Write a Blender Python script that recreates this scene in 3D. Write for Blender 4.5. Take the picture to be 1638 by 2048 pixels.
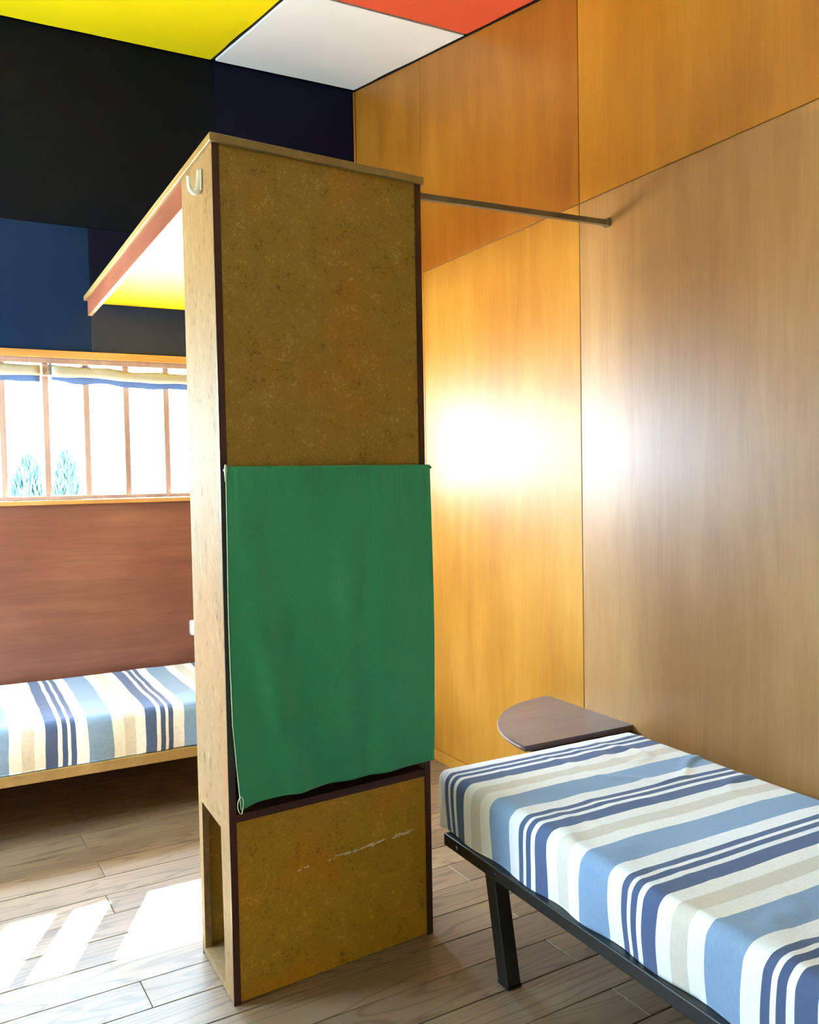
import bpy, bmesh, math, random
from mathutils import Vector, Matrix, noise

random.seed(7)
for o in list(bpy.data.objects):
    bpy.data.objects.remove(o, do_unlink=True)
SC = bpy.context.scene
COL = SC.collection

# ------------------------------------------------------------------ camera
CAM = Vector((-2.1187, -4.5006, 1.3921))
YAW, PIT, ROL, FPX = math.radians(28.2562), math.radians(-2.2947), math.radians(-1.0353), 1746.475
_f = Vector((math.sin(YAW) * math.cos(PIT), math.cos(YAW) * math.cos(PIT), math.sin(PIT)))
_r = Vector((math.cos(YAW), -math.sin(YAW), 0))
_u = _r.cross(_f)
r2 = _r * math.cos(ROL) + _u * math.sin(ROL)
u2 = -_r * math.sin(ROL) + _u * math.cos(ROL)
cd = bpy.data.cameras.new('camera')
cam = bpy.data.objects.new('camera', cd)
COL.objects.link(cam)
cam.matrix_world = Matrix((
    (r2.x, u2.x, -_f.x, CAM.x), (r2.y, u2.y, -_f.y, CAM.y), (r2.z, u2.z, -_f.z, CAM.z), (0, 0, 0, 1)))
cd.sensor_fit = 'HORIZONTAL'
cd.sensor_width = 36.0
cd.lens = 36.0 * FPX / 1638.0
cd.clip_start = 0.02
SC.camera = cam

# ------------------------------------------------------------------ world, sun, exposure
SKY = 60.0
SUN = 260.0
EXPOSURE = 0.80
w = bpy.data.worlds.new('sky')
SC.world = w
w.use_nodes = True
bg = w.node_tree.nodes['Background']
bg.inputs['Color'].default_value = (0.52, 0.77, 1.0, 1)
bg.inputs['Strength'].default_value = SKY
SUNDIR = Vector((-0.462, -1.0, -0.888)).normalized()
sd = bpy.data.lights.new('sun', 'SUN')
sd.energy = SUN
sd.angle = math.radians(0.55)
sd.color = (1.0, 0.97, 0.93)
sun = bpy.data.objects.new('sun', sd)
COL.objects.link(sun)
sun.rotation_euler = SUNDIR.to_track_quat('-Z', 'Y').to_euler()
sun.location = (3, 6, 6)


def portal(name, loc, rot, sx, sy):
    d = bpy.data.lights.new(name, 'AREA')
    d.shape = 'RECTANGLE'
    d.size, d.size_y = sx, sy
    d.cycles.is_portal = True
    o = bpy.data.objects.new(name, d)
    o.location = loc
    o.rotation_euler = rot
    COL.objects.link(o)


portal('window_portal', (-1.75, 0.14, 1.65), (math.radians(-90), 0, 0), 2.5, 0.75)
portal('added_window_portal', (-3.99, -1.125, 1.575), (0, math.radians(-90), 0), 1.0, 1.25)  # guides sky light through the added window

vs = SC.view_settings
vs.view_transform = 'Standard'
vs.look = 'None'
vs.exposure = EXPOSURE
vs.gamma = 1.0
vs.use_curve_mapping = False
SC.cycles.max_bounces = 14
SC.cycles.diffuse_bounces = 8
SC.cycles.glossy_bounces = 4
SC.cycles.transparent_max_bounces = 12
SC.cycles.sample_clamp_indirect = 12.0


# ------------------------------------------------------------------ helpers
def lin(c):
    return tuple(((v / 255) / 12.92 if v / 255 <= 0.04045 else ((v / 255 + 0.055) / 1.055) ** 2.4) for v in c) + (1.0,)


class NT:
    def __init__(s, name):
        s.m = bpy.data.materials.new(name)
        s.m.use_nodes = True
        s.t = s.m.node_tree
        s.b = s.t.nodes['Principled BSDF']
        s.out = s.t.nodes['Material Output']

    def n(s, typ, **kw):
        nd = s.t.nodes.new(typ)
        for k, v in kw.items():
            if k in nd.inputs:
                nd.inputs[k].default_value = v
            else:
                setattr(nd, k, v)
        return nd

    def l(s, a, b):
        s.t.links.new(a, b)

    def pos(s, scale=(1, 1, 1), src='Object', rand=False, rot=(0, 0, 0)):
        tc = s.n('ShaderNodeTexCoord')
        mp = s.n('ShaderNodeMapping')
        s.l(tc.outputs[src], mp.inputs['Vector'])
        mp.inputs['Scale'].default_value = scale
        mp.inputs['Rotation'].default_value = rot
        if rand:
            oi = s.n('ShaderNodeObjectInfo')
            mu = s.n('ShaderNodeVectorMath', operation='MULTIPLY')
            cb = s.n('ShaderNodeCombineXYZ')
            for i, k in enumerate('XYZ'):
                s.l(oi.outputs['Random'], cb.inputs[k])
            s.l(cb.outputs[0], mu.inputs[0])
            mu.inputs[1].default_value = (17.0, 31.0, 53.0)
            s.l(mu.outputs[0], mp.inputs['Location'])
        return mp.outputs[0]

    def noise(s, vec, scale=1, detail=4, rough=0.55, dist=0.0):
        nd = s.n('ShaderNodeTexNoise')
        s.l(vec, nd.inputs['Vector'])
        nd.inputs['Scale'].default_value = scale
        nd.inputs['Detail'].default_value = detail
        nd.inputs['Roughness'].default_value = rough
        nd.inputs['Distortion'].default_value = dist
        return nd.outputs['Fac']

    def ramp(s, fac, stops, interp='LINEAR'):
        nd = s.n('ShaderNodeValToRGB')
        nd.color_ramp.interpolation = interp
        e = nd.color_ramp.elements
        while len(e) < len(stops):
            e.new(0.5)
        for i, (p, c) in enumerate(stops):
            e[i].position = p
            e[i].color = c if len(c) == 4 else tuple(c) + (1,)
        s.l(fac, nd.inputs['Fac'])
        return nd.outputs['Color']

    def mix(s, fac, a, b, mode='MIX'):
        nd = s.n('ShaderNodeMix', data_type='RGBA', blend_type=mode)
        for sock, v in ((nd.inputs[0], fac), (nd.inputs[6], a), (nd.inputs[7], b)):
            if isinstance(v, (int, float)):
                sock.default_value = v
            elif isinstance(v, tuple):
                sock.default_value = v if len(v) == 4 else v + (1,)
            else:
                s.l(v, sock)
        return nd.outputs[2]

    def math(s, op, a, b=0.0, c=0.0):
        nd = s.n('ShaderNodeMath', operation=op)
        for i, v in enumerate((a, b, c)):
            if isinstance(v, (int, float)):
                nd.inputs[i].default_value = v
            else:
                s.l(v, nd.inputs[i])
        return nd.outputs[0]

    def bump(s, h, strength=0.2, dist=0.002):
        nd = s.n('ShaderNodeBump')
        nd.inputs['Strength'].default_value = strength
        nd.inputs['Distance'].default_value = dist
        s.l(h, nd.inputs['Height'])
        s.l(nd.outputs[0], s.b.inputs['Normal'])

    def fin(s, col=None, rough=0.5, spec=0.5, coat=0.0, coat_rough=0.1, metal=0.0, sheen=0.0):
        if col is not None:
            if isinstance(col, tuple):
                s.b.inputs['Base Color'].default_value = col if len(col) == 4 else col + (1,)
            else:
                s.l(col, s.b.inputs['Base Color'])
        if isinstance(rough, (int, float)):
            s.b.inputs['Roughness'].default_value = rough
        else:
            s.l(rough, s.b.inputs['Roughness'])
        s.b.inputs['Specular IOR Level'].default_value = spec
        s.b.inputs['Coat Weight'].default_value = coat
        s.b.inputs['Coat Roughness'].default_value = coat_rough
        s.b.inputs['Metallic'].default_value = metal
        s.b.inputs['Sheen Weight'].default_value = sheen
        return s.m


def plywood(name, dark, mid, light, grain='z', plane='y', rough=0.3, spec=0.5, coat=0.0, coat_rough=0.2, wav=0.06):
    """varnished veneer; grain axis stretched, plane axis across the grain"""
    t = NT(name)
    ax = 'xyz'
    sc1 = [1.0, 1.0, 1.0]
    sc1[ax.index(grain)] = 0.035
    fine = t.pos(tuple(v * 1 for v in sc1), rand=True)
    sc2 = [1.0, 1.0, 1.0]
    sc2[ax.index(grain)] = 0.12
    med = t.pos(tuple(sc2), rand=True)
    blot = t.pos((1, 1, 1), rand=True)
    nf = t.noise(fine, 130, 3, 0.6)
    nm = t.noise(med, 11, 4, 0.6, 0.6)
    nb = t.noise(blot, 1.6, 3, 0.5)
    a = t.math('MULTIPLY', nf, 0.24)
    b = t.math('MULTIPLY', nm, 0.47)
    c = t.math('MULTIPLY', nb, 0.55)
    f = t.math('ADD', t.math('ADD', a, b), c)
    col = t.ramp(f, [(0.42, dark), (0.625, mid), (0.83, light)])
    t.bump(nf, 0.08, 0.001)
    return t.fin(col, rough, spec, coat, coat_rough)


def chipboard(name, dark, mid, light, rough=0.45, spec=0.4, scale=1.0, stretch=(1, 1, 1), bump=0.12):
    t = NT(name)
    p = t.pos(stretch)
    n1 = t.noise(p, 110 * scale, 4, 0.6, 0.7)
    n2 = t.noise(p, 16 * scale, 4, 0.6, 0.8)
    n3 = t.noise(p, 300 * scale, 2, 0.5, 0.5)
    f = t.math('ADD', t.math('ADD', t.math('MULTIPLY', n1, 0.55), t.math('MULTIPLY', n2, 0.40)), t.math('MULTIPLY', n3, 0.16))
    col = t.ramp(f, [(0.40, dark), (0.50, mid), (0.60, mid), (0.72, light)])
    n4 = t.noise(p, 5.0, 3, 0.5)
    col = t.mix(0.8, col, t.ramp(n4, [(0.35, (0.98, 1.0, 0.95)), (0.5, (1, 1, 1)), (0.66, (1.16, 0.95, 0.85))]), 'MULTIPLY')
    t.bump(n1, bump, 0.001)
    return t.fin(col, rough, spec)


def plain(name, c, rough=0.5, spec=0.5, var=0.12, vs_=8.0, **kw):
    t = NT(name)
    n = t.noise(t.pos(), vs_, 4, 0.6)
    k = t.ramp(n, [(0.3, tuple(v * (1 - var) for v in c[:3])), (0.7, tuple(min(1, v * (1 + var)) for v in c[:3]))])
    return t.fin(k, rough, spec, **kw)


def mesh_obj(name, bm, mat=None, parent=None, smooth=False, loc=None):
    me = bpy.data.meshes.new(name)
    bm.normal_update()
    bm.to_mesh(me)
    bm.free()
    if smooth:
        for p in me.polygons:
            p.use_smooth = True
    o = bpy.data.objects.new(name, me)
    COL.objects.link(o)
    if mat is not None:
        me.materials.append(mat)
    if loc is not None:
        o.location = loc
    if parent is not None:
        o.parent = parent
        o.matrix_parent_inverse = parent_inv(parent)
    return o


def parent_inv(p):
    m = Matrix.LocRotScale(p.location, p.rotation_euler, p.scale)
    if p.parent is not None:
        m = Matrix.LocRotScale(p.parent.location, p.parent.rotation_euler, p.parent.scale) @ p.matrix_parent_inverse @ m if False else m
    return m.inverted()


def bbox(bm, x0, x1, y0, y1, z0, z1, bevel=0.0, seg=1):
    r = bmesh.ops.create_cube(bm, size=1.0)
    vs_ = r['verts']
    for v in vs_:
        v.co = Vector(((x0 + x1) / 2 + v.co.x * (x1 - x0), (y0 + y1) / 2 + v.co.y * (y1 - y0), (z0 + z1) / 2 + v.co.z * (z1 - z0)))
    if bevel > 0:
        es = list({e for v in vs_ for e in v.link_edges})
        bmesh.ops.bevel(bm, geom=es, offset=bevel, segments=seg, profile=0.5, affect='EDGES')


def box(name, x0, x1, y0, y1, z0, z1, mat, parent=None, bevel=0.0, seg=1):
    bm = bmesh.new()
    bbox(bm, x0, x1, y0, y1, z0, z1, bevel, seg)
    return mesh_obj(name, bm, mat, parent)


def prism(bm, pts, z0, z1):
    """vertical prism from an outline of (x, y)"""
    lo = [bm.verts.new((x, y, z0)) for x, y in pts]
    hi = [bm.verts.new((x, y, z1)) for x, y in pts]
    n = len(pts)
    bm.faces.new(lo[::-1])
    bm.faces.new(hi)
    for i in range(n):
        j = (i + 1) % n
        bm.faces.new((lo[i], lo[j], hi[j], hi[i]))
    bmesh.ops.recalc_face_normals(bm, faces=bm.faces)


def tube(bm, pts, rad, seg=10, cap=True):
    """sweep a round section along points; rad number or list"""
    pts = [Vector(p) for p in pts]
    n = len(pts)
    rads = rad if isinstance(rad, (list, tuple)) else [rad] * n
    rings = []
    prev = None
    for i, p in enumerate(pts):
        d = (pts[min(i + 1, n - 1)] - pts[max(i - 1, 0)]).normalized()
        if prev is None:
            a = Vector((0, 0, 1)) if abs(d.z) < 0.9 else Vector((1, 0, 0))
            s = d.cross(a).normalized()
        else:
            s = (prev - d * prev.dot(d)).normalized()
        prev = s
        t = d.cross(s)
        rings.append([bm.verts.new(p + (s * math.cos(2 * math.pi * k / seg) + t * math.sin(2 * math.pi * k / seg)) * rads[i]) for k in range(seg)])
    for i in range(n - 1):
        for k in range(seg):
            bm.faces.new((rings[i][k], rings[i][(k + 1) % seg], rings[i + 1][(k + 1) % seg], rings[i + 1][k]))
    if cap:
        bm.faces.new(rings[0][::-1])
        bm.faces.new(rings[-1])
    bmesh.ops.recalc_face_normals(bm, faces=bm.faces)


def empty(name, loc):
    o = bpy.data.objects.new(name, None)
    o.empty_display_size = 0.1
    o.location = loc
    COL.objects.link(o)
    return o


def tag(o, label, cat, group=None):
    o['label'] = label
    o['category'] = cat
    if group:
        o['group'] = group
    return o


def struct(o, label=None):
    o['kind'] = 'structure'
    if label:
        o['label'] = label
    return o


# ------------------------------------------------------------------ materials
M = {}
M['ply_gold'] = plywood('golden_plywood', lin((144, 94, 28)), lin((160, 111, 36)), lin((176, 128, 52)), rough=0.42, spec=0.20, coat=0.09, coat_rough=0.30)
M['ply_tan'] = plywood('tan_plywood', lin((132, 94, 50)), lin((146, 108, 60)), lin((160, 124, 76)), rough=0.42, spec=0.34, coat=0.16, coat_rough=0.32)
M['ply_amber'] = plywood('amber_plywood', lin((128, 76, 12)), lin((146, 90, 18)), lin((160, 106, 30)), rough=0.42, spec=0.35, coat=0.1, coat_rough=0.3)
M['ply_honey'] = plywood('honey_plywood', lin((146, 94, 14)), lin((162, 108, 20)), lin((176, 124, 32)), rough=0.42, spec=0.35, coat=0.05, coat_rough=0.3)
M['ply_red'] = plywood('mahogany_plywood', lin((100, 54, 40)), lin((120, 71, 52)), lin((140, 90, 66)), grain='x', plane='z', rough=0.45, coat=0.15)
M['ply_room'] = plain('pale_wall_paint', lin((214, 208, 192)), 0.6, 0.3, 0.03, 3)
M['pine'] = plywood('orange_pine', lin((160, 104, 46)), lin((190, 136, 70)), lin((206, 158, 96)), grain='x', rough=0.42)
M['mullion'] = plywood('mullion_wood', lin((140, 110, 98)), lin((170, 140, 126)), lin((186, 158, 144)), grain='z', rough=0.45)
M['brown'] = plain('dark_brown_paint', lin((66, 34, 24)), 0.4, 0.4)
M['fascia'] = plywood('fascia_wood', lin((96, 50, 34)), lin((126, 70, 48)), lin((150, 90, 62)), grain='y', plane='z', rough=0.45)
M['cap'] = plywood('cap_wood', lin((130, 104, 58)), lin((152, 126, 74)), lin((172, 146, 94)), grain='y', rough=0.42)
M['chip'] = chipboard('mustard_chipboard', lin((104, 76, 18)), lin((150, 120, 44)), lin((186, 158, 84)))
M['chip_low'] = chipboard('ochre_chipboard', lin((116, 82, 8)), lin((166, 128, 24)), lin((198, 162, 62)))
M['chip_side'] = chipboard('tan_chipboard', lin((92, 74, 50)), lin((134, 112, 80)), lin((158, 138, 104)), rough=0.7, spec=0.07, scale=0.8, stretch=(1, 1, 0.33), bump=0.35)
M['interior'] = plain('cupboard_interior', lin((70, 56, 34)), 0.7, 0.2)
M['yellow'] = plain('yellow_paint', lin((255, 226, 14)), 0.4, 0.4, 0.04, 3)
M['white'] = plain('cream_white_paint', lin((240, 236, 222)), 0.55, 0.3, 0.03, 2)
M['red'] = plain('vermilion_paint', lin((214, 82, 48)), 0.55, 0.3, 0.05, 3)
M['green_p'] = plain('green_paint', lin((70, 130, 80)), 0.55, 0.3, 0.05, 3)
M['batten'] = plain('dark_joint', lin((48, 26, 16)), 0.8, 0.2)
M['wall_black'] = plain('black_green_paint', lin((8, 12, 17)), 0.5, 0.08, 0.1, 3)
M['wall_navy'] = plain('navy_paint', lin((9, 10, 28)), 0.5, 0.1, 0.1, 3)
M['wall_blue'] = plain('deep_blue_paint', lin((8, 34, 62)), 0.45, 0.14, 0.1, 3)
M['wall_bounce_grey'] = plain('bounce_lit_grey', lin((32, 41, 54)), 0.45, 0.25, 0.1, 3)  # grey stands for yellow light bounced off the soffit, painted into the wall
M['black_metal'] = plain('black_painted_steel', lin((26, 28, 24)), 0.38, 0.5, 0.15, 30)
M['rod'] = plain('grey_brown_bar', lin((110, 96, 74)), 0.5, 0.4, 0.2, 20)
M['white_gloss'] = plain('white_glazed_ceramic', lin((244, 246, 244)), 0.18, 0.6, 0.01)
M['rubber'] = plain('black_rubber', lin((16, 16, 16)), 0.6, 0.3)
M['laminate'] = plywood('brown_laminate', lin((82, 66, 62)), lin((102, 84, 80)), lin((120, 102, 98)), grain='x', rough=0.3)
M['lipping'] = plain('pale_edge_band', lin((214, 196, 178)), 0.5)
M['edge_band'] = plain('worn_edge_band', lin((150, 120, 104)), 0.5, 0.4, 0.35, 30)
M['bolt'] = plain('dull_steel', lin((120, 120, 116)), 0.35, metal=0.9)

# green cotton
t = NT('green_cotton')
wv = t.noise(t.pos((1, 1, 1)), 420, 2, 0.5)
bl = t.noise(t.pos((1, 1, 0.4)), 3.0, 3, 0.5)
c1 = t.ramp(bl, [(0.35, lin((46, 142, 104))), (0.65, lin((56, 158, 118)))])
c2 = t.mix(0.2, c1, t.ramp(wv, [(0.3, lin((36, 120, 86))), (0.7, lin((86, 176, 136)))]))
t.bump(wv, 0.15, 0.0008)
M['curtain'] = t.fin(c2, 0.85, 0.15, sheen=0.25)
M['piping'] = plain('pale_green_piping', lin((196, 210, 176)), 0.8, 0.2)

# floor boards
t = NT('floor_board_wood')
pv = t.pos((0.55, 5.2, 1), rand=True)
g = t.noise(pv, 1.55, 2, 0.45, 0.35)
rings = t.math('SINE', t.math('MULTIPLY', g, 95.0))
rg = t.ramp(rings, [(0.0, (0, 0, 0)), (0.62, (0.25, 0.25, 0.25)), (1.0, (1, 1, 1))])
fine = t.noise(t.pos((1, 26, 1), rand=True), 22, 3, 0.6)
tone = t.noise(t.pos((0.6, 2, 1), rand=True), 2.0, 3, 0.5)
oi = t.n('ShaderNodeObjectInfo')
basec = t.ramp(tone, [(0.3, lin((120, 100, 76))), (0.7, lin((152, 130, 104)))])
basec = t.mix(t.math('MULTIPLY', oi.outputs['Random'], 0.35), basec, lin((104, 84, 62)))
rgf = t.math('MULTIPLY', rg, 0.5)
c2 = t.mix(rgf, basec, lin((66, 46, 26)))
c3 = t.mix(t.math('MULTIPLY', fine, 0.25), c2, lin((84, 62, 40)))
dust = t.noise(t.pos((1, 1, 1), rand=True), 5, 5, 0.65)
rough = t.math('ADD', t.math('MULTIPLY', dust, 0.22), 0.36)
t.bump(t.math('ADD', t.math('MULTIPLY', rg, 0.4), fine), 0.08, 0.0012)
vo = t.n('ShaderNodeTexVoronoi')
t.l(t.pos((1.7, 6.0, 1), rand=True), vo.inputs['Vector'])
vo.inputs['Scale'].default_value = 1.0
sp = t.n('ShaderNodeSeparateColor')
t.l(vo.outputs['Color'], sp.inputs[0])
kn = t.ramp(vo.outputs['Distance'], [(0.0, (1, 1, 1)), (0.045, (0.75, 0.75, 0.75)), (0.085, (0.15, 0.15, 0.15)), (0.14, (0, 0, 0))])
km = t.math('MULTIPLY', kn, t.math('GREATER_THAN', sp.outputs[0], 0.55))
c3 = t.mix(t.math('MULTIPLY', km, 0.75), c3, lin((58, 40, 28)))
M['board'] = t.fin(c3, rough, 0.56, coat=0.12, coat_rough=0.45)
M['joint'] = plain('floor_joint', lin((34, 24, 16)), 0.9, 0.1)

# striped sheet: the stripe coordinate (metres along the bed) is stored in the UV map
t = NT('striped_cotton_sheet')
uv = t.n('ShaderNodeUVMap', uv_map='stripe')
sx = t.n('ShaderNodeSeparateXYZ')
t.l(uv.outputs[0], sx.inputs[0])
P = 0.383
fr = t.math('FRACT', t.math('DIVIDE', sx.outputs['X'], P))
WHT, CRM, BGE = lin((242, 248, 252)), lin((240, 244, 242)), lin((214, 212, 202))
NVY, NV2, BLU = lin((80, 100, 140)), lin((76, 96, 136)), lin((132, 164, 200))
st = [(0.0, NVY), (0.018, WHT), (0.030, NV2), (0.050, WHT), (0.066, NVY), (0.112, CRM), (0.152, BGE), (0.198, CRM), (0.243, BLU), (0.338, WHT)]
col = t.ramp(fr, [(a / P, c) for a, c in st], 'CONSTANT')
wv = t.noise(t.pos(), 700, 2, 0.5)
slub = t.noise(t.pos((60, 400, 60)), 1.0, 2, 0.6)
k = t.ramp(t.math('ADD', t.math('MULTIPLY', wv, 0.5), t.math('MULTIPLY', slub, 0.5)), [(0.3, (0.82, 0.82, 0.82)), (0.7, (1.06, 1.06, 1.06))])
col = t.mix(1.0, col, k, 'MULTIPLY')
t.bump(wv, 0.1, 0.0006)
M['sheet'] = t.fin(col, 0.85, 0.2, sheen=0.15)

# window blinds
t = NT('cream_blind_cloth')
M['blind'] = t.fin(lin((164, 156, 134)), 0.85, 0.1)
t = NT('blue_blind_cloth')
tl = t.n('ShaderNodeBsdfTranslucent')
tl.inputs['Color'].default_value = lin((128, 148, 176))
mx = t.n('ShaderNodeMixShader')
mx.inputs[0].default_value = 0.28
t.l(t.b.outputs[0], mx.inputs[1])
t.l(tl.outputs[0], mx.inputs[2])
t.l(mx.outputs[0], t.out.inputs['Surface'])
M['blind_blue'] = t.fin(lin((84, 104, 136)), 0.85, 0.1)

# thin window glass: mostly clear, weak mirror
t = NT('window_glass')
tr = t.n('ShaderNodeBsdfTransparent')
gl = t.n('ShaderNodeBsdfGlossy')
gl.inputs['Roughness'].default_value = 0.02
mx = t.n('ShaderNodeMixShader')
mx.inputs[0].default_value = 0.05
t.l(tr.outputs[0], mx.inputs[1])
t.l(gl.outputs[0], mx.inputs[2])
t.l(mx.outputs[0], t.out.inputs['Surface'])
M['glass'] = t.m

M['leaf'] = plain('blue_green_leaf', (0.022, 0.050, 0.046), 0.6, 0.2, 0.4, 6)
M['bark'] = plain('grey_bark', (0.07, 0.06, 0.05), 0.8, 0.2)
M['ground'] = plain('dry_ground', lin((170, 158, 130)), 0.9, 0.1, 0.1, 1)

# ------------------------------------------------------------------ room shell
XL, YF = -3.9, -5.6            # left wall and the wall behind the camera
HC, SL = 3.55, 0.185           # ceiling height at the window wall and its fall towards the camera
WX0, WX1, WZ0, WZ1 = -2.98, -0.53, 1.333, 1.968   # window opening


def zc(y):
    return HC + SL * y


# floor : sub floor slab with boards as children, laid slightly askew
fl = struct(box('floor', XL - 0.15, 0.12, YF - 0.15, 0.12, -0.12, -0.021, M['joint']), 'floor of long varnished pine boards')
ANG = math.atan(0.04)
BW = 0.1447
ca, sa = math.cos(ANG), math.sin(ANG)


def floor_board(r0, r1, x0, x1):
    bm = bmesh.new()
    L, Wd = (x1 - x0), (r1 - r0)
    bbox(bm, -L / 2, L / 2, -Wd / 2, Wd / 2, -0.02, 0.0, 0.0012)
    cx, cy = (x0 + x1) / 2, (r0 + r1) / 2
    o = mesh_obj('floor_board', bm, M['board'])
    # line through (-1.66, r) rotated by ANG
    dx = cx + 1.66
    o.location = (-1.66 + dx * ca, cy + dx * sa, random.uniform(-0.0008, 0.0006))
    o.rotation_euler = (0, 0, ANG)
    o.parent = fl
    return o


k0 = 9
for k in range(-10, 31):
    top = -1.31 - BW * k          # far edge of row k at x = -1.66
    bot = top - BW
    joints = [-1.66 - 2.2, -1.66, -1.66 + 2.2] if k % 2 else [-0.56 - 2.2, -0.56]
    xs = [XL - 0.1] + [j + (random.uniform(-0.012, 0.012)) for j in joints if XL + 0.1 < j < 0.05] + [0.06]
    gap = random.choice((0.0008, 0.0012, 0.0022))
    for a, b in zip(xs[:-1], xs[1:]):
        floor_board(bot + gap, top - 0.0008, a + 0.0008, b - 0.0008)

# wall on the right: backing plus plywood panels with open joints
wr = struct(box('wall_right', 0.012, 0.14, YF - 0.1, 0.14, -0.1, 3.75, M['batten']), 'plywood clad wall behind the near bed')
ZS = 2.39
G = 0.0016


def quad_panel(name, yA, yB, zA0, zA1, zB0, zB1, mat, parent, x0=0.0, x1=0.014, bev=0.0012):
    """panel on the x = 0 wall between yA and yB, sloped top allowed"""
    bm = bmesh.new()
    a = [(yA, zA0), (yB, zB0), (yB, zB1), (yA, zA1)]
    f = [bm.verts.new((x0, y, z)) for y, z in a]
    b = [bm.verts.new((x1, y, z)) for y, z in a]
    bm.faces.new(f)
    bm.faces.new(b[::-1])
    for i in range(4):
        j = (i + 1) % 4
        bm.faces.new((f[i], b[i], b[j], f[j]))
    bmesh.ops.recalc_face_normals(bm, faces=bm.faces)
    es = [e for e in bm.edges if abs(e.verts[0].co.x - x0) < 1e-6 and abs(e.verts[1].co.x - x0) < 1e-6]
    bmesh.ops.bevel(bm, geom=es, offset=bev, segments=1, affect='EDGES')
    return mesh_obj(name, bm, mat, parent)


ysm = [0.0, -0.742, -1.926, -3.11, -4.30, YF]
low_m = ['ply_gold', 'ply_gold', 'ply_tan', 'ply_tan', 'ply_gold']
up_m = ['ply_amber', 'ply_amber', 'ply_honey', 'ply_honey', 'ply_amber']
for i in range(5):
    a, b = ysm[i], ysm[i + 1]
    g1 = G if i else 0.0
    quad_panel('wall_panel', a - g1, b + G, 0.0, ZS - G, 0.0, ZS - G, M[low_m[i]], wr)
    quad_panel('wall_panel', a - g1, b + G, ZS + G * 0.6, zc(a) - 0.004, ZS + G * 0.6, zc(b) - 0.004, M[up_m[i]], wr)

# window wall
wb = bmesh.new()
bbox(wb, XL - 0.15, 0.14, 0.012, 0.12, -0.1, WZ0 - 0.045)
bbox(wb, XL - 0.15, 0.14, 0.012, 0.12, WZ1 + 0.02, 3.75)
bbox(wb, XL - 0.15, WX0 - 0.02, 0.012, 0.12, WZ0 - 0.045, WZ1 + 0.02)
bbox(wb, WX1 + 0.02, 0.14, 0.012, 0.12, WZ0 - 0.045, WZ1 + 0.02)
wback = struct(mesh_obj('wall_back', wb, M['batten']), 'window wall, dark painted above and red plywood below')


def bpanel(x0, x1, z0, z1, mat):
    return box('wall_panel', x0, x1, 0.0, 0.014, z0, z1, M[mat], wback, 0.0012)


ZB = 2.627
g = 0.0005
bpanel(XL, -0.80 - g, ZB + g, HC, 'wall_black')
bpanel(-0.80 + g, 0.0, ZB + g, HC, 'wall_navy')
bpanel(XL, -1.44 - g, 2.022, ZB - g, 'wall_blue')
bpanel(-1.44 + g, 0.0, 2.022, 2.264 - g, 'wall_bounce_grey')  # paler below the shelf: bounced light painted in, same dark wall as above
bpanel(-1.44 + g, 0.0, 2.264 + g, ZB - g, 'wall_navy')
bpanel(XL, -1.98, 0.0, 1.293, 'ply_red')
bpanel(-1.98 + 2 * g, 0.0, 0.0, 1.293, 'ply_red')
bpanel(WX1 + 0.02, 0.0, 1.293, 2.022, 'ply_red')
bpanel(XL, WX0 - 0.02, 1.293, 2.022, 'ply_red')

# left wall and the wall behind the camera
SY0, SY1, SZ0, SZ1 = -1.70, -0.55, 1.1, 2.05  # opening for an added window, out of view, that brightens the near bed
wl = bmesh.new()
bbox(wl, XL - 0.12, XL, YF - 0.1, SY0, -0.1, 3.75)
bbox(wl, XL - 0.12, XL, SY1, 0.012, -0.1, 3.75)
bbox(wl, XL - 0.12, XL, SY0, SY1, -0.1, SZ0)
bbox(wl, XL - 0.12, XL, SY0, SY1, SZ1, 3.75)
struct(mesh_obj('wall_left', wl, M['ply_room']), 'pale wall at the left end of the room')
sw = struct(empty('added_window', (XL, (SY0 + SY1) / 2, SZ0)), 'unseen side window added in the left wall to light the bed')
for a, b, c, d in ((SY0, SY0 + 0.05, SZ0, SZ1), (SY1 - 0.05, SY1, SZ0, SZ1), (SY0 + 0.05, SY1 - 0.05, SZ0, SZ0 + 0.05), (SY0 + 0.05, SY1 - 0.05, SZ1 - 0.05, SZ1)):
    box('window_frame', XL - 0.09, XL - 0.03, a, b, c, d, M['mullion'], sw, 0.002)
box('window_pane', XL - 0.062, XL - 0.058, SY0 + 0.05, SY1 - 0.05, SZ0 + 0.05, SZ1 - 0.05, M['glass'], sw)
struct(box('wall_front', XL - 0.12, 0.14, YF - 0.12, YF, -0.1, 3.75, M['ply_room']), 'plywood wall at the near end of the room')

# ceiling : dark backing, coloured panels
cb = bmesh.new()
for (ya, yb) in ((0.13, YF - 0.12),):
    v = [cb.verts.new(p) for p in [(XL - 0.15, ya, zc(ya) + 0.012), (0.15, ya, zc(ya) + 0.012), (0.15, yb, zc(yb) + 0.012), (XL - 0.15, yb, zc(yb) + 0.012),
                                   (XL - 0.15, ya, zc(ya) + 0.15), (0.15, ya, zc(ya) + 0.15), (0.15, yb, zc(yb) + 0.15), (XL - 0.15, yb, zc(yb) + 0.15)]]
    for f in ((0, 1, 2, 3), (7, 6, 5, 4), (0, 4, 5, 1), (1, 5, 6, 2), (2, 6, 7, 3), (3, 7, 4, 0)):
        cb.faces.new([v[i] for i in f])
bmesh.ops.recalc_face_normals(cb, faces=cb.faces)
ce = struct(mesh_obj('ceiling', cb, M['batten']), 'sloping ceiling of coloured panels')


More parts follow.
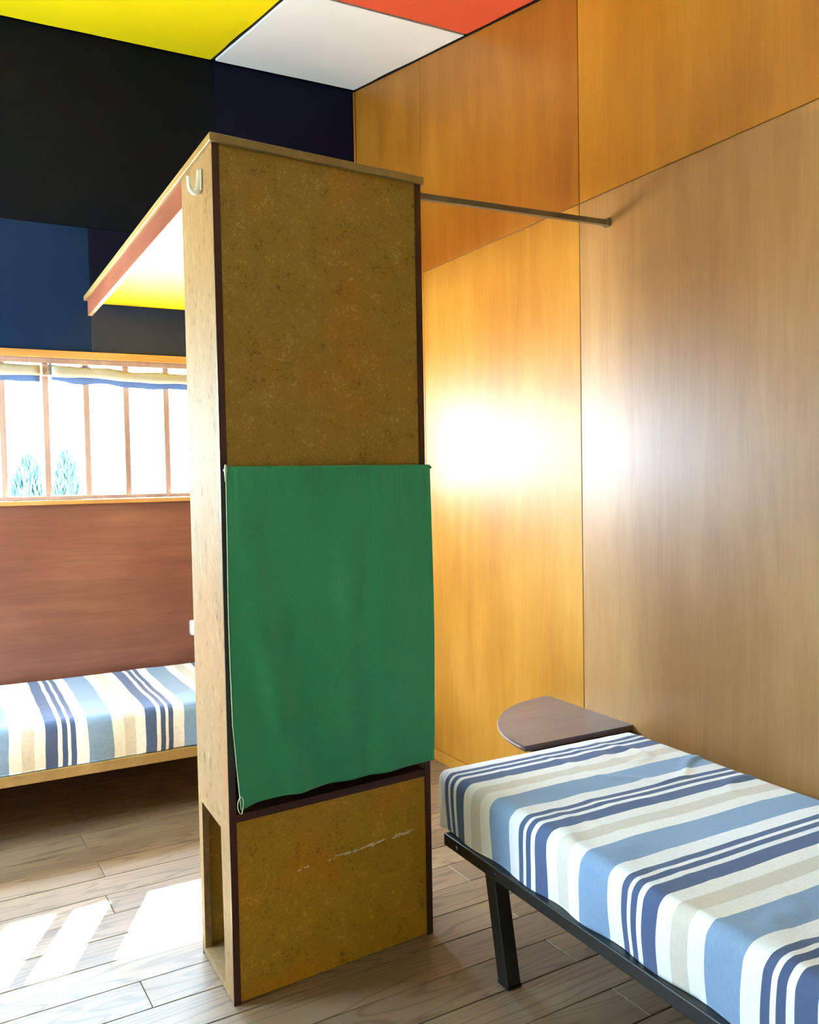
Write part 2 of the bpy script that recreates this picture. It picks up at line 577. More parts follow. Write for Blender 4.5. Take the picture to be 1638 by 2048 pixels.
def ceil_panel(x0, x1, y0, y1, mat):
    """slightly wavy-edged painted board following the slope"""
    bm = bmesh.new()
    pts = []
    N = 14

    def wob(s, k):
        return 0.0035 * noise.noise(Vector((s * 6.0, k * 3.7, 1.3))) + 0.002 * noise.noise(Vector((s * 22.0, k, 4)))
    for i in range(N):
        x = x0 + (x1 - x0) * i / N
        pts.append((x, y0 + wob(x, x1)))
    for i in range(N):
        y = y0 + (y1 - y0) * i / N
        pts.append((x1 + wob(y, y1 + 5), y))
    for i in range(N):
        x = x1 + (x0 - x1) * i / N
        pts.append((x, y1 + wob(x, x1 + 9)))
    for i in range(N):
        y = y1 + (y0 - y1) * i / N
        pts.append((x0 + wob(y, y1 + 13), y))
    lo = [bm.verts.new((x, y, zc(y))) for x, y in pts]
    hi = [bm.verts.new((x, y, zc(y) + 0.011)) for x, y in pts]
    bm.faces.new(lo)
    bm.faces.new(hi[::-1])
    n = len(pts)
    for i in range(n):
        bm.faces.new((lo[i], hi[i], hi[(i + 1) % n], lo[(i + 1) % n]))
    bmesh.ops.recalc_face_normals(bm, faces=bm.faces)
    return mesh_obj('ceiling_panel', bm, M[mat], ce)


cxs = [-0.004, -0.806, -2.03, -3.25, XL]
cys = [-0.006, -1.178, -2.36, -3.54, -4.72, YF]
cc = [['white', 'yellow', 'white', 'green_p'],
      ['red', 'white', 'yellow', 'white'],
      ['white', 'green_p', 'white', 'white'],
      ['white', 'white', 'white', 'white'],
      ['white', 'white', 'yellow', 'white']]
for j in range(5):
    for i in range(4):
        ceil_panel(cxs[i + 1] + (0.013 if i < 3 else 0), cxs[i] - (0.013 if i else 0.008), cys[j + 1] + 0.012, cys[j] - 0.010, cc[j][i])

# eave outside above the window (its edge ends the sun patches on the floor)
ev = bmesh.new()
bbox(ev, XL - 0.6, 0.6, 0.12, 0.50, 2.114, 2.20)
struct(mesh_obj('roof_eave', ev, M['pine']), 'timber eave outside above the window')

# corner bead, baseboards
struct(box('trim_1', -0.012, 0.0, -0.012, 0.0, 0.0, HC - 0.01, M['ply_amber'], None, 0.002), 'narrow wooden bead in the room corner')
struct(box('baseboard_right', -0.016, 0.0, YF, -0.012, 0.0, 0.052, M['ply_gold'], None, 0.002), 'low golden skirting below the right wall')
struct(box('baseboard_back', XL, -0.016, -0.016, 0.0, 0.0, 0.052, M['ply_red'], None, 0.002), 'low skirting below the window wall')

# ------------------------------------------------------------------ window
win = struct(empty('window_1', (-1.75, 0.0, WZ0)), 'long strip window with wooden mullions')


def wpart(name, *a, **k):
    return box(name, *a, parent=win, **k)


wpart('window_header', WX0 - 0.08, WX1 + 0.08, -0.024, 0.012, 1.990, 2.025, M['pine'], bevel=0.002)
wpart('window_frame', WX0 - 0.02, WX1 + 0.02, -0.006, 0.10, WZ1 - 0.004, 1.990, M['mullion'], bevel=0.002)
wpart('window_sill', WX0 - 0.08, WX1 + 0.08, -0.030, 0.012, 1.290, 1.311, M['pine'], bevel=0.002)
wpart('window_frame', WX0 - 0.02, WX1 + 0.02, -0.012, 0.06, 1.3125, WZ0, M['mullion'], bevel=0.003)
mx_ = [-1.657 - 0.1905 * k for k in range(1, 7)] + [-1.657, -1.473, -1.285, -1.089, -0.885]
for x in sorted(mx_):
    hw = 0.0150 if abs(x + 0.885) > 0.01 else 0.050
    wpart('mullion', x - hw, x + hw, 0.004, 0.088, WZ0, WZ1 - 0.004, M['mullion'], bevel=0.0025)
for x0, x1 in ((WX0 - 0.02, WX0 + 0.012), (WX1 - 0.012, WX1 + 0.02)):
    wpart('window_jamb', x0, x1, 0.0, 0.10, WZ0, WZ1, M['mullion'], bevel=0.002)
ms = [WX0 + 0.012] + sorted(mx_) + [WX1 - 0.012]
for a, b in zip(ms[:-1], ms[1:]):
    bm = bmesh.new()
    bbox(bm, a + 0.0, b - 0.0, 0.0905, 0.0935, WZ0, WZ1)
    o = mesh_obj('window_pane', bm, M['glass'], win)


# rolled cloth blinds under the header
def sheet_strip(rows, thick=0.0025):
    """surface through rows of points, doubled for thickness"""
    bm = bmesh.new()
    vv = [[bm.verts.new(p) for p in r] for r in rows]
    for i in range(len(rows) - 1):
        for j in range(len(rows[0]) - 1):
            bm.faces.new((vv[i][j], vv[i][j + 1], vv[i + 1][j + 1], vv[i + 1][j]))
    bmesh.ops.recalc_face_normals(bm, faces=bm.faces)
    bmesh.ops.solidify(bm, geom=bm.faces[:], thickness=thick)
    return bm


def blind(x0, x1, zr, prof, label, hang):
    root = tag(empty('roller_blind', ((x0 + x1) / 2, -0.03, WZ1)), label, 'blind', 'rolled blinds under the window header')
    N = 36
    pts, rr = [], []
    for i in range(N + 1):
        s = i / N
        x = x0 + (x1 - x0) * s
        pts.append((x, -0.035 + 0.003 * math.sin(9 * s), zr(x)))
        rr.append(0.026 + 0.002 * math.sin(31 * s))
    bm = bmesh.new()
    tube(bm, pts, rr, 14)
    mesh_obj('rolled_cloth', bm, M['blind'], root, smooth=True)
    # cloth from the header down to the roll
    rows = []
    for j in range(5):
        q = j / 4
        rows.append([(p[0], -0.012 - 0.02 * q, (hang(p[0])) * (1 - q) + (p[2] + 0.012) * q) for p in pts])
    mesh_obj('upper_cloth', sheet_strip(rows), M['blind_blue'], root, smooth=True)
    rows = []
    for j in range(4):
        q = j / 3
        rows.append([(p[0], -0.028 + 0.012 * q, p[2] - 0.020 - q * (0.032 + 0.010 * noise.noise(Vector((p[0] * 9, 3, 1))) - 0.012 * max(0, 1 - (p[0] - x0) / 0.09))) for p in pts])
    mesh_obj('lower_flap', sheet_strip(rows), M['blind_blue'], root, smooth=True)
    return root


def zr_right(x):
    s = min(1, max(0, (x + 1.40) / 0.14))
    return 1.924 - 0.012 * s * s * (3 - 2 * s) - 0.006 * (x + 1.63)


blind(-1.632, -0.56, zr_right, None, 'cream rolled blind with blue underside, right of the bracketed mullion',
      lambda x: 1.934 + 0.030 * max(0.0, 1 - abs(x + 1.62) / 0.06) + 0.026 * max(0.0, 1 - abs(x + 1.475) / 0.07) + 0.010 * max(0.0, 1 - abs(x + 1.29) / 0.04))
blind(-2.94, -1.682, lambda x: 1.926, None, 'cream rolled blind cut off by the left picture edge',
      lambda x: 1.936)
br = tag(empty('blind_bracket', (-1.657, -0.01, 1.93)), 'small wooden block holding the blind ends on a mullion', 'bracket')
box('block', -1.672, -1.642, -0.040, 0.004, 1.902, 1.955, M['mullion'], br, 0.002)
bm = bmesh.new()
tube(bm, [(-1.637, -0.036, 1.906), (-1.637, -0.036, 1.962)], 0.006, 8)
mesh_obj('pin', bm, M['bolt'], br)

# wall socket
ws = tag(empty('wall_socket', (-0.965, 0.0, 0.634)), 'white rounded wall socket above the far bed, half behind the cabinet', 'socket')
bm = bmesh.new()
bbox(bm, -1.003, -0.923, -0.012, 0.0, 0.594, 0.674, 0.012, 3)
mesh_obj('plate', bm, M['white_gloss'], ws)
bm = bmesh.new()
tube(bm, [(-0.963, -0.011, 0.634), (-0.963, -0.030, 0.634)], 0.028, 20)
mesh_obj('socket_face', bm, M['white_gloss'], ws)

# ------------------------------------------------------------------ tall cabinet
XA, XB, YA, YB = -1.479, -0.8395, -2.283, -1.968
RC = 0.06
CT = 2.252                      # underside of the top board


def yf(x):
    return YA + RC * (x - XA) / (XB - XA)


cab = tag(empty('tall_cabinet', ((XA + XB) / 2, -2.12, 0.0)), 'tall chipboard cupboard with brown edges and a green curtain across its front', 'cabinet')
T = 0.019


def skew_box(name, x0, x1, d0, d1, z0, z1, mat, bevel=0.0):
    """box whose front follows the slightly skewed front; d = depth behind the front"""
    bm = bmesh.new()
    bbox(bm, x0, x1, d0, d1, z0, z1, bevel)
    for v in bm.verts:
        v.co.y += yf(v.co.x)
    return mesh_obj(name, bm, mat, cab)


# side panel towards the window bed, with a cut-out at the foot
hy0, hy1, hz0, hz1 = -2.205, -2.000, 0.024, 0.457
bm = bmesh.new()
x0, x1 = XA, XA + T
yfr, ybk = YA + 0.004, YB
outer = [(yfr, 0.004), (ybk, 0.004), (ybk, CT), (yfr, CT)]
inner = [(hy0, hz0), (hy1, hz0), (hy1 - 0.006, hz1 + 0.004), (hy0 + 0.008, hz1 - 0.004)]
fo = [bm.verts.new((x0, y, z)) for y, z in outer]
fi = [bm.verts.new((x0, y, z)) for y, z in inner]
bo = [bm.verts.new((x1, y, z)) for y, z in outer]
bi = [bm.verts.new((x1, y, z)) for y, z in inner]
for i in range(4):
    j = (i + 1) % 4
    bm.faces.new((fo[i], fo[j], fi[j], fi[i]))
    bm.faces.new((bo[j], bo[i], bi[i], bi[j]))
    bm.faces.new((fo[j], fo[i], bo[i], bo[j]))
    bm.faces.new((fi[i], fi[j], bi[j], bi[i]))
bmesh.ops.recalc_face_normals(bm, faces=bm.faces)
mesh_obj('side_panel', bm, M['chip_side'], cab)
box('side_panel', XB - T, XB, yf(XB) + 0.004, YB, 0.004, CT, M['chip_side'], cab)
# dark brown front edges
skew_box('edge_strip', XA - 0.0005, XA + T, 0.0, 0.004, 0.0, CT, M['brown'])
skew_box('edge_strip', XB - T, XB + 0.0005, 0.0, 0.004, 0.0, CT, M['brown'])
fp = skew_box('front_panel', XA + T, XB - T, 0.004, 0.014, 1.36, CT, M['chip'])
lp = skew_box('lower_panel', XA + T, XB - T, 0.004, 0.014, 0.003, 0.488, M['chip_low'])
skew_box('shelf', XA + T, XB - T, 0.001, 0.28, 0.489, 0.510, M['brown'])
box('back_panel', XA + T, XB - T, YB - 0.012, YB, 0.004, CT, M['chip'], cab)
box('bottom_board', XA + T, XB - T, YA + 0.015 + RC, YB - 0.012, 0.002, 0.024, M['chip_side'], cab)
for (fx, fy) in ((XA + 0.012, YB - 0.02), (XB - 0.02, YB - 0.02)):
    bm = bmesh.new()
    tube(bm, [(fx, fy + 0.008, 0.0), (fx, fy + 0.008, 0.006)], 0.014, 12)
    mesh_obj('foot_pad', bm, M['rubber'], cab)
# splintered scratch on the lower panel: raised torn fibres
for i in range(46):
    s = random.random() ** 0.8
    x = -1.20 + 0.30 * s if i > 6 else -1.275 + random.uniform(-0.01, 0.02)
    z = 0.318 + 0.016 * (x + 1.20) / 0.30 + random.uniform(-0.004, 0.004)
    L = random.uniform(0.004, 0.022) * (1 if i > 6 else 0.4)
    bm = bmesh.new()
    tube(bm, [(x - L, yf(x) + 0.0042, z - 0.001), (x, yf(x) + 0.003, z + random.uniform(-0.002, 0.002)), (x + L, yf(x) + 0.0042, z + 0.0015)],
         [0.0002, random.uniform(0.0008, 0.0020), 0.0002], 5)
    sp = mesh_obj('torn_fibre', bm, M['lipping'], lp)

# top board running to the window wall, with fascias and a yellow underside
YE = -0.11
top = box('top_board', XA - 0.008, XB + 0.008, YA - 0.010, YE, CT + 0.0005, CT + 0.022, M['cap'], cab, 0.0015)
for v in top.data.vertices:
    if v.co.y < -1.5:
        v.co.y += RC * (v.co.x - XA) / (XB - XA)
box('fascia', XA, XA + T, YB + 0.001, YE - 0.06, 2.172, CT, M['fascia'], cab, 0.001)
box('fascia', XB - T, XB, YB + 0.001, YE - 0.06, 2.172, CT, M['fascia'], cab, 0.001)
box('yellow_soffit', XA + T, XB - T, YB + 0.002, YE, CT - 0.008, CT, M['yellow'], cab)

# ------------------------------------------------------------------ coat hook
hk = tag(empty('coat_hook', (XA, -2.178, 2.185)), 'white ceramic coat hook near the top of the cabinet side', 'hook')
pts, rr = [], []
for i in range(15):
    a = math.pi * (i / 14)
    pts.append((XA - 0.012 + 0.012 * math.cos(a) - 0.006, -2.176 + 0.006 * i / 14, 2.176 - 0.020 * math.sin(a)))
    rr.append(0.0105 - 0.004 * i / 14)
pts = [(XA - 0.004, -2.178, 2.214), (XA - 0.004, -2.178, 2.195)] + pts + [(XA - 0.031, -2.170, 2.188), (XA - 0.033, -2.168, 2.196)]
rr = [0.008, 0.0105] + rr + [0.006, 0.0045]
bm = bmesh.new()
tube(bm, pts, rr, 12)
mesh_obj('hook_arm', bm, M['white_gloss'], hk, smooth=True)
bm = bmesh.new()
bbox(bm, XA - 0.006, XA, -2.190, -2.166, 2.160, 2.216, 0.0028, 2)
mesh_obj('base_plate', bm, M['white_gloss'], hk)

# ------------------------------------------------------------------ green curtain and its wire rod
ZT = 1.424
cr = tag(empty('curtain_rod', ((XA + XB) / 2, YA, ZT)), 'thin dark rod carrying the green curtain on the cabinet front', 'rod')
bm = bmesh.new()
tube(bm, [(XA + 0.004, yf(XA) - 0.014, ZT - 0.006), (XB + 0.012, yf(XB) - 0.014, ZT - 0.004)], 0.0038, 8)
mesh_obj('rod', bm, M['rubber'], cr)
for x in (XA + 0.010, XB - 0.009):
    bm = bmesh.new()
    tube(bm, [(x, yf(x) - 0.0003, ZT - 0.004), (x, yf(x) - 0.014, ZT - 0.005)], 0.003, 8)
    mesh_obj('rod_hook', bm, M['bolt'], cr)

CW0, CW1 = XA + 0.010, XB + 0.004
ZBm = 0.545


def curtain_pt(s, v):
    """s 0..1 across, v 0 top .. 1 bottom"""
    x = CW0 + (CW1 - CW0) * s
    z = ZT + 0.004 + (ZBm - ZT - 0.004) * v
    # side edges: left edge leans inwards near the bottom, right edge bulges out
    x += (1 - s) ** 3 * (0.012 * max(0, v - 0.75) / 0.25 - 0.004 * math.sin(math.pi * v))
    x += s ** 3 * (0.006 * math.sin(math.pi * min(1, v * 1.1)) - 0.004 * max(0, v - 0.9) / 0.1)
    y = yf(x) - 0.022
    g_ = math.exp(-v * 16)
    y += 0.0017 * g_ * math.sin(s * 130 + 5 * math.sin(s * 9) + 3 * math.sin(s * 31))
    y += 0.0016 * math.exp(-v * 6) * math.sin(s * 55 + 4 * math.sin(s * 7) + 1.3) * (0.4 + 0.6 * math.sin(s * 3))
    soft = min(1, v * 3)
    # long soft folds
    y -= soft * 0.016 * math.exp(-((s - 0.075 - 0.20 * v ** 1.6) / 0.055) ** 2)
    y += soft * 0.010 * math.exp(-((s - 0.20 - 0.24 * v ** 1.7) / 0.06) ** 2)
    y -= soft * 0.008 * math.exp(-((s - 0.52 - 0.02 * math.sin(3 * v)) / 0.06) ** 2) * (1 - 0.5 * v)
    y -= soft * 0.008 * math.exp(-((s - 0.76 + 0.03 * v) / 0.07) ** 2)
    y += soft * 0.006 * math.exp(-((s - 0.64) / 0.05) ** 2)
    y -= 0.016 * v * v * (1 - 0.7 * s)
    y += 0.004 * noise.noise(Vector((s * 4, v * 3, 2.0))) * soft
    z += 0.0025 * math.sin(s * 5.0 + 0.6) * v - 0.010 * v * math.exp(-(s / 0.05) ** 2)
    return Vector((x, y, z))


cu = tag(empty('cupboard_curtain', ((CW0 + CW1) / 2, YA - 0.02, ZBm)), 'green cotton curtain hanging over the middle of the cabinet front', 'curtain')
NX, NZ = 150, 110
bm = bmesh.new()
gv = [[bm.verts.new(curtain_pt(i / NX, j / NZ)) for i in range(NX + 1)] for j in range(NZ + 1)]
for j in range(NZ):
    for i in range(NX):
        bm.faces.new((gv[j][i], gv[j + 1][i], gv[j + 1][i + 1], gv[j][i + 1]))
bmesh.ops.recalc_face_normals(bm, faces=bm.faces)
bmesh.ops.solidify(bm, geom=bm.faces[:], thickness=0.0016)
mesh_obj('cloth', bm, M['curtain'], cu, smooth=True)
bm = bmesh.new()
tube(bm, [curtain_pt(0, j / 40) + Vector((-0.0012, -0.0004, 0)) for j in range(41)], 0.0011, 6)
mesh_obj('edge_piping', bm, M['piping'], cu, smooth=True)
b0 = curtain_pt(0, 1.0)
bm = bmesh.new()
loop = [b0 + Vector((-0.001 + 0.0095 * math.cos(a) * (0.55 + 0.45 * math.sin(a / 2)), -0.003, 0.012 + 0.022 * math.sin(a))) for a in [2 * math.pi * k / 18 - 1.57 for k in range(19)]]
tube(bm, loop, 0.0012, 6, cap=False)
mesh_obj('hem_loop', bm, M['piping'], cu, smooth=True)
bm = bmesh.new()
tube(bm, [curtain_pt(0.0, 0.0) + Vector((-0.002, -0.002, 0.004)), curtain_pt(0.0, 0.012) + Vector((-0.003, -0.003, 0)), curtain_pt(0, 0.045) + Vector((-0.003, -0.002, 0))], [0.003, 0.004, 0.0015], 8)
mesh_obj('corner_tuft', bm, M['piping'], cu, smooth=True)

# ------------------------------------------------------------------ hanging bar between cabinet and wall
bar = tag(empty('hanging_bar', (-0.42, -2.086, 2.277)), 'square dark wooden bar from the cabinet top to the right wall', 'bar')
bm = bmesh.new()
bbox(bm, XB + 0.0005, -0.014, -2.096, -2.076, 2.262, 2.280, 0.001)
for v in bm.verts:
    v.co.z += 0.010 * (v.co.x - XB) / (0 - XB) - 0.004
mesh_obj('square_bar', bm, M['rod'], bar)
bm = bmesh.new()
bbox(bm, -0.014, -0.0002, -2.100, -2.072, 2.264, 2.292, 0.002)
mesh_obj('wall_plate', bm, M['rod'], bar)
bm = bmesh.new()
bbox(bm, XB + 0.0006, XB + 0.006, -2.102, -2.070, 2.222, 2.250, 0.001)
bbox(bm, XB + 0.0086, XB + 0.012, -2.098, -2.074, 2.222, 2.258, 0.001)
bbox(bm, XB + 0.0006, XB + 0.012, -2.098, -2.074, 2.222, 2.228, 0.001)
mesh_obj('cabinet_cleat', bm, M['rod'], bar)


# ------------------------------------------------------------------ mattresses
def mattress(name, along, a0, a1, b0_, b1_, z0, z1, phase, sgn, label, seed, sides_wave=0.006, sag=0.0):
    """rounded, wrinkled sheet-covered mattress. along: 'y' or 'x' is the length axis"""
    na, nb, nc = 170, 64, 16
    la, lb, lc = abs(a1 - a0), abs(b1_ - b0_), z1 - z0
    bm = bmesh.new()
    uvl = bm.loops.layers.uv.new('stripe')
    R = 0.030
    ca_, cb_, cz = (a0 + a1) / 2, (b0_ + b1_) / 2, (z0 + z1) / 2
    hx, hy, hz = la / 2, lb / 2, lc / 2
    V = {}
    info = {}

    def vert(u, v, q):
        key = (round(u, 5), round(v, 5), round(q, 5))
        if key in V:
            return V[key]
        p = Vector((u, v, q))
        # rounded box
        inn = Vector((max(-hx + R, min(hx - R, u)), max(-hy + R, min(hy - R, v)), max(-hz, min(hz - R, q))))
        d = p - inn
        nrm = d.normalized() if d.length > 1e-9 else Vector((0, 0, 1))
        p = inn + nrm * R if d.length > 1e-9 else p
        s = seed
        # slow hills and cloth creases
        w_ = 0.0040 * noise.noise(Vector((u * 3.1 + s, v * 4.3, q * 5)))
        cr_ = 1 - abs(noise.noise(Vector((u * 4.2 + 0.7 * v * 4 + s * 2, v * 6 - u * 2.0, q * 3 + s))))
        rimf = min(1.0, (hx - abs(u)) / 0.15, (hy - abs(v)) / 0.06 + 0.3)
        w_ *= 0.4 + 0.6 * rimf
        w_ += 0.0085 * rimf * max(0, cr_ - 0.82) / 0.18 * (0.4 + noise.noise(Vector((u * 1.3 + s, v * 1.7, 7.7))))
        side = 1 - max(0, nrm.z)
        low = max(0.0, (hz - q) / (2 * hz))
        side *= 1.0 if abs(u) < hx - R else 0.0
        w_ += side * sides_wave * low * math.sin(u * 23 + 4 * noise.noise(Vector((u * 2.0, s, 1))) + s)
        w_ += side * 0.006 * math.sin(math.pi * low)
        if q < -hz + 1e-6 and d.length < 1e-9:
            w_ = 0.0
        p = p + nrm * w_
        if q > 0:
            p.z -= sag * (1 - (u / hx) ** 2) * 0.5
        if along == 'y':
            co = (cb_ + p.y, ca_ + p.x, cz + p.z)
        else:
            co = (ca_ + p.x, cb_ + p.y, cz + p.z)
        vv = bm.verts.new(co)
        # stripe coordinate follows the cloth: slightly displaced by creases
        su = u + 0.006 * noise.noise(Vector((v * 5, u * 2.4, q * 9 + s))) + 0.010 * low * noise.noise(Vector((u * 5, s, 3.3)))
        if abs(u) > hx - 1e-6:
            su = u + (1 if u > 0 else -1) * (hz - q)
        V[key] = vv
        info[vv] = su
        return vv

    def lins(h, n):
        out = []
        for i in range(n + 1):
            tt = i / n * 2 - 1
            out.append(tt * h)
        return out
    # denser near the rims
    def rim(h, n):
        core = [(-h + R) + (2 * h - 2 * R) * i / n for i in range(n + 1)]
        e = [R * (1 - math.cos(k * math.pi / 8)) * 0 + R * k / 4 for k in range(4)]
        return [-h + t_ for t_ in e] + core + [h - t_ for t_ in reversed(e)]
    A, B, Cq = rim(hx, na), rim(hy, nb), rim(hz, nc)

    def face(*vs_):
        try:
            bm.faces.new(vs_)
        except ValueError:
            pass
    for i in range(len(A) - 1):
        for j in range(len(B) - 1):
            face(vert(A[i], B[j], hz), vert(A[i + 1], B[j], hz), vert(A[i + 1], B[j + 1], hz), vert(A[i], B[j + 1], hz))
        for k in range(len(Cq) - 1):
            for v in (-hy, hy):
                face(vert(A[i], v, Cq[k]), vert(A[i + 1], v, Cq[k]), vert(A[i + 1], v, Cq[k + 1]), vert(A[i], v, Cq[k + 1]))
    for j in range(len(B) - 1):
        for k in range(len(Cq) - 1):
            for u in (-hx, hx):
                face(vert(u, B[j], Cq[k]), vert(u, B[j + 1], Cq[k]), vert(u, B[j + 1], Cq[k + 1]), vert(u, B[j], Cq[k + 1]))
    for i in range(len(A) - 1):
        for j in range(len(B) - 1):
            if i % 1 == 0:
                face(vert(A[i], B[j], -hz), vert(A[i], B[j + 1], -hz), vert(A[i + 1], B[j + 1], -hz), vert(A[i + 1], B[j], -hz))
    bmesh.ops.recalc_face_normals(bm, faces=bm.faces)
    for f in bm.faces:
        for lp_ in f.loops:
            lp_[uvl].uv = ((phase + sgn * info[lp_.vert]) + 10 * P, 0.0)
    o = mesh_obj(name, bm, M['sheet'], None, smooth=True)
    tag(o, label, 'mattress')
    return o


# near bed: head end at y = -2.215, length towards the camera
MY0, MY1 = -2.212, -4.105
mc = (MY0 + MY1) / 2
# stripe coordinate = -2.273 - y
mattress('mattress', 'y', MY1, MY0, -0.815, -0.038, 0.3318, 0.502, -2.273 - mc, -1,
         'near mattress in a blue, white and beige striped sheet on a black steel frame', 1.7)

# ------------------------------------------------------------------ near bed frame
bf = tag(empty('bed_frame', (-0.42, -3.2, 0.0)), 'black steel bed frame standing along the right plywood wall', 'bed frame')
FX0, FX1, FY0, FY1 = -0.832, -0.030, -2.285, -4.08
box('side_rail', FX0, FX0 + 0.030, FY1, FY0, 0.296, 0.331, M['black_metal'], bf, 0.003, 2)
box('side_rail', FX1 - 0.030, FX1, FY1, FY0, 0.296, 0.331, M['black_metal'], bf, 0.003, 2)
box('end_rail', FX0 + 0.031, FX1 - 0.031, FY0 - 0.03, FY0, 0.296, 0.331, M['black_metal'], bf, 0.003, 2)
box('end_rail', FX0 + 0.031, FX1 - 0.031, FY1, FY1 + 0.03, 0.296, 0.331, M['black_metal'], bf, 0.003, 2)
for i in range(11):
    y = FY0 - 0.10 - i * 0.158
    box('slat', FX0 + 0.031, FX1 - 0.031, y - 0.035, y + 0.035, 0.316, 0.330, M['pine'], bf, 0.003)
for sx_ in (FX0 + 0.018, FX1 - 0.062):
    for (yt, dy) in ((-2.50, -0.062), (-3.86, 0.062)):
        bm = bmesh.new()
        bbox(bm, sx_, sx_ + 0.044, yt - 0.024, yt + 0.024, 0.0, 0.292, 0.003, 2)
        for v in bm.verts:
            v.co.y += dy * (1 - v.co.z / 0.292)
        lg = mesh_obj('leg', bm, M['black_metal'], bf)
        bm = bmesh.new()
        bbox(bm, sx_ - 0.001, sx_ + 0.045, yt + dy - 0.025, yt + dy + 0.025, 0.0, 0.010, 0.002)
        mesh_obj('leg_cap', bm, M['rubber'], bf)
        bm = bmesh.new()
        bbox(bm, sx_ - 0.004, sx_ + 0.046, yt - 0.07, yt + 0.05, 0.284, 0.2955, 0.002)
        mesh_obj('hinge_plate', bm, M['black_metal'], bf)
for y in (-2.36, -2.56):
    bm = bmesh.new()
    tube(bm, [(FX0 + 0.001, y, 0.313), (FX0 - 0.004, y, 0.313)], [0.006, 0.004], 10)
    mesh_obj('bolt', bm, M['black_metal'], bf)

# ------------------------------------------------------------------ quarter-round wall table
tb = tag(empty('wall_table', (-0.2, -2.05, 0.48)), 'quarter-round brown laminate wall table at the head of the near bed', 'table')
TR, TCY = 0.464, -2.190
arc = [(-TR * math.cos(a), TCY + TR * math.sin(a) * 1.05) for a in [math.pi / 2 * k / 26 for k in range(27)]]
pts = [(-0.0006, TCY)] + arc[:-1] + [(-0.0006, TCY + TR * 1.05)]
bm = bmesh.new()
prism(bm, pts, 0.488, 0.507)
mesh_obj('table_top', bm, M['laminate'], tb)
bm = bmesh.new()
tube(bm, [(x * 1.003, TCY + (y - TCY) * 1.003, 0.4965) for x, y in arc[:-1]], 0.0035, 6)
mesh_obj('edge_band', bm, M['edge_band'], tb, smooth=True)
box('wall_cleat', -0.024, -0.0006, TCY + 0.02, TCY + 0.42, 0.440, 0.4875, M['brown'], tb, 0.002)
bm = bmesh.new()
for (a, b) in (((-0.010, 0.487), (-0.430, 0.487)),):
    pr = [(-0.0006, 0.4875), (-0.43, 0.4875), (-0.43, 0.468), (-0.06, 0.24), (-0.0006, 0.22)]
    lo = [bm.verts.new((x, TCY + 0.004, z)) for x, z in pr]
    hi = [bm.verts.new((x, TCY + 0.022, z)) for x, z in pr]
    bm.faces.new(lo)
    bm.faces.new(hi[::-1])
    for i in range(5):
        bm.faces.new((lo[i], hi[i], hi[(i + 1) % 5], lo[(i + 1) % 5]))
bmesh.ops.recalc_face_normals(bm, faces=bm.faces)
mesh_obj('bracket', bm, M['brown'], tb)

# ------------------------------------------------------------------ far bed under the window
fb = tag(empty('wooden_bed_base', (-1.8, -0.42, 0.0)), 'low wooden plank bed base under the strip window', 'bed base')
BX0, BX1 = -2.72, -0.80
box('front_board', BX0, BX1, -0.862, -0.838, 0.232, 0.274, M['cap'], fb, 0.002)
box('back_board', BX0, BX1, -0.050, -0.026, 0.232, 0.274, M['cap'], fb, 0.002)
for i in range(14):
    x = BX0 + 0.06 + i * (BX1 - BX0 - 0.12) / 13
    box('slat', x - 0.045, x + 0.045, -0.837, -0.051, 0.250, 0.268, M['pine'], fb, 0.002)
for x in (BX0 + 0.03, BX1 - 0.03):
    for y in (-0.80, -0.09):
        box('leg', x - 0.025, x + 0.025, y - 0.025, y + 0.025, 0.0, 0.2495, M['fascia'], fb, 0.003)
# stripe coordinate: wide navy begins at x = -1.788, runs mirrored
mx0, mx1 = -2.70, -0.82
fc = (mx0 + mx1) / 2
mattress('mattress', 'x', mx0, mx1, -0.848, -0.030, 0.276, 0.460, -(fc + 1.676), -1,
         'far mattress in a striped sheet on the plank base under the window', 5.3, 0.004)

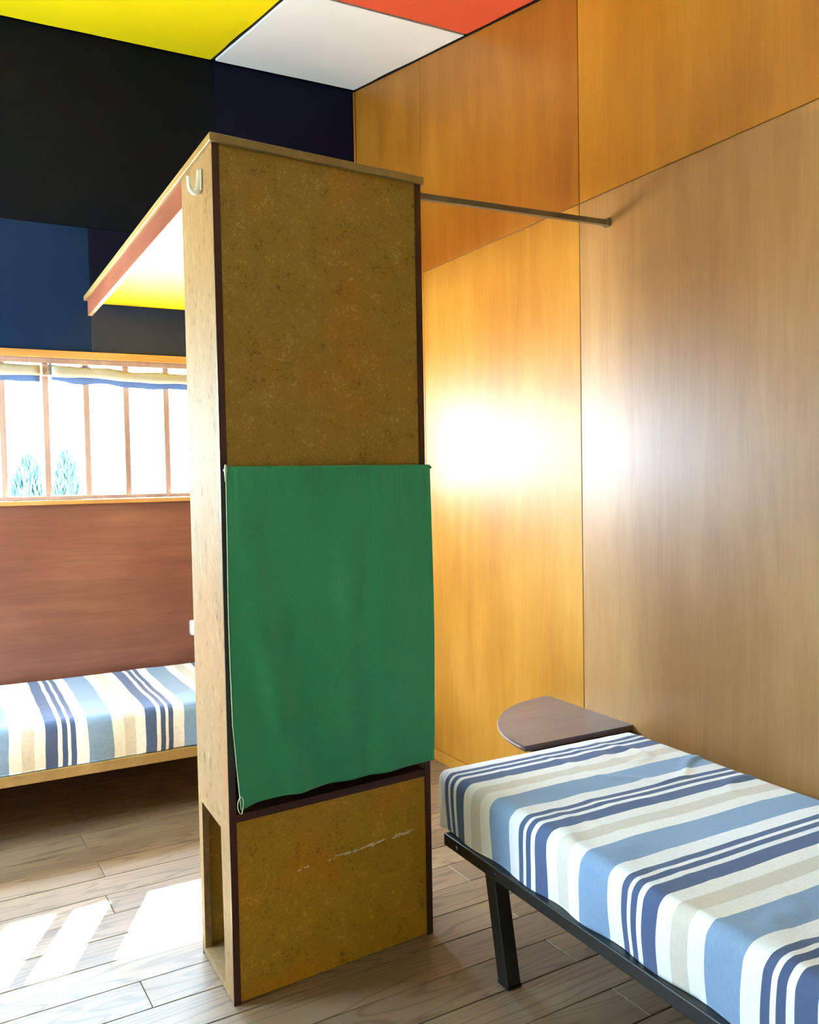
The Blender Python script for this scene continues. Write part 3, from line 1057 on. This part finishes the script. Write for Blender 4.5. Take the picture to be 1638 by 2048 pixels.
# ------------------------------------------------------------------ outside: ground and two shrubs
gd = bmesh.new()
N = 24
gg = [[gd.verts.new((-40 + 80 * i / N, 0.13 + 60 * j / N, -0.25 - 0.02 * j + 0.05 * noise.noise(Vector((i * 0.7, j * 0.6, 0))))) for i in range(N + 1)] for j in range(N + 1)]
for j in range(N):
    for i in range(N):
        gd.faces.new((gg[j][i], gg[j][i + 1], gg[j + 1][i + 1], gg[j + 1][i]))
struct(mesh_obj('ground', gd, M['ground']), 'sunlit ground outside the window')


def shrub(x, y, top, rad, seed, label):
    rnd = random.Random(seed)
    root = tag(empty('shrub', (x, y, -0.35)), label, 'shrub', 'shrubs outside the window')
    bm = bmesh.new()
    for k in range(5):
        a = rnd.uniform(0, 6.28)
        tube(bm, [(x, y, -0.4), (x + 0.12 * math.cos(a), y + 0.12 * math.sin(a), 0.4), (x + 0.5 * rad * math.cos(a), y + 0.5 * rad * math.sin(a), top - 0.5)], [0.03, 0.02, 0.008], 6)
    mesh_obj('stems', bm, M['bark'], root)
    bm = bmesh.new()
    for k in range(3800):
        h = rnd.random() ** 0.7
        z = -0.1 + (top + 0.1) * h
        r = rad * math.sqrt(rnd.random()) * math.sqrt(max(0.05, 1.0 - max(0, h - 0.72) / 0.28))
        a = rnd.uniform(0, 6.28)
        c = Vector((x + r * math.cos(a), y + r * math.sin(a), z - 0.12))
        d = Vector((rnd.uniform(-0.35, 0.35), rnd.uniform(-0.35, 0.35), 1)).normalized() * rnd.uniform(0.12, 0.26)
        s = Vector((rnd.uniform(-1, 1), rnd.uniform(-1, 1), 0)).normalized() * 0.014
        v = [bm.verts.new(p) for p in (c, c + d * 0.5 + s, c + d, c + d * 0.5 - s)]
        bm.faces.new(v)
    f = mesh_obj('foliage', bm, M['leaf'], root)
    return root


shrub(-1.10, 7.7, 1.72, 0.25, 3, 'pale blue-green shrub seen through the window left of the bracketed mullion')
shrub(-0.58, 8.3, 1.80, 0.20, 4, 'pale blue-green shrub seen through the window right of the bracketed mullion')
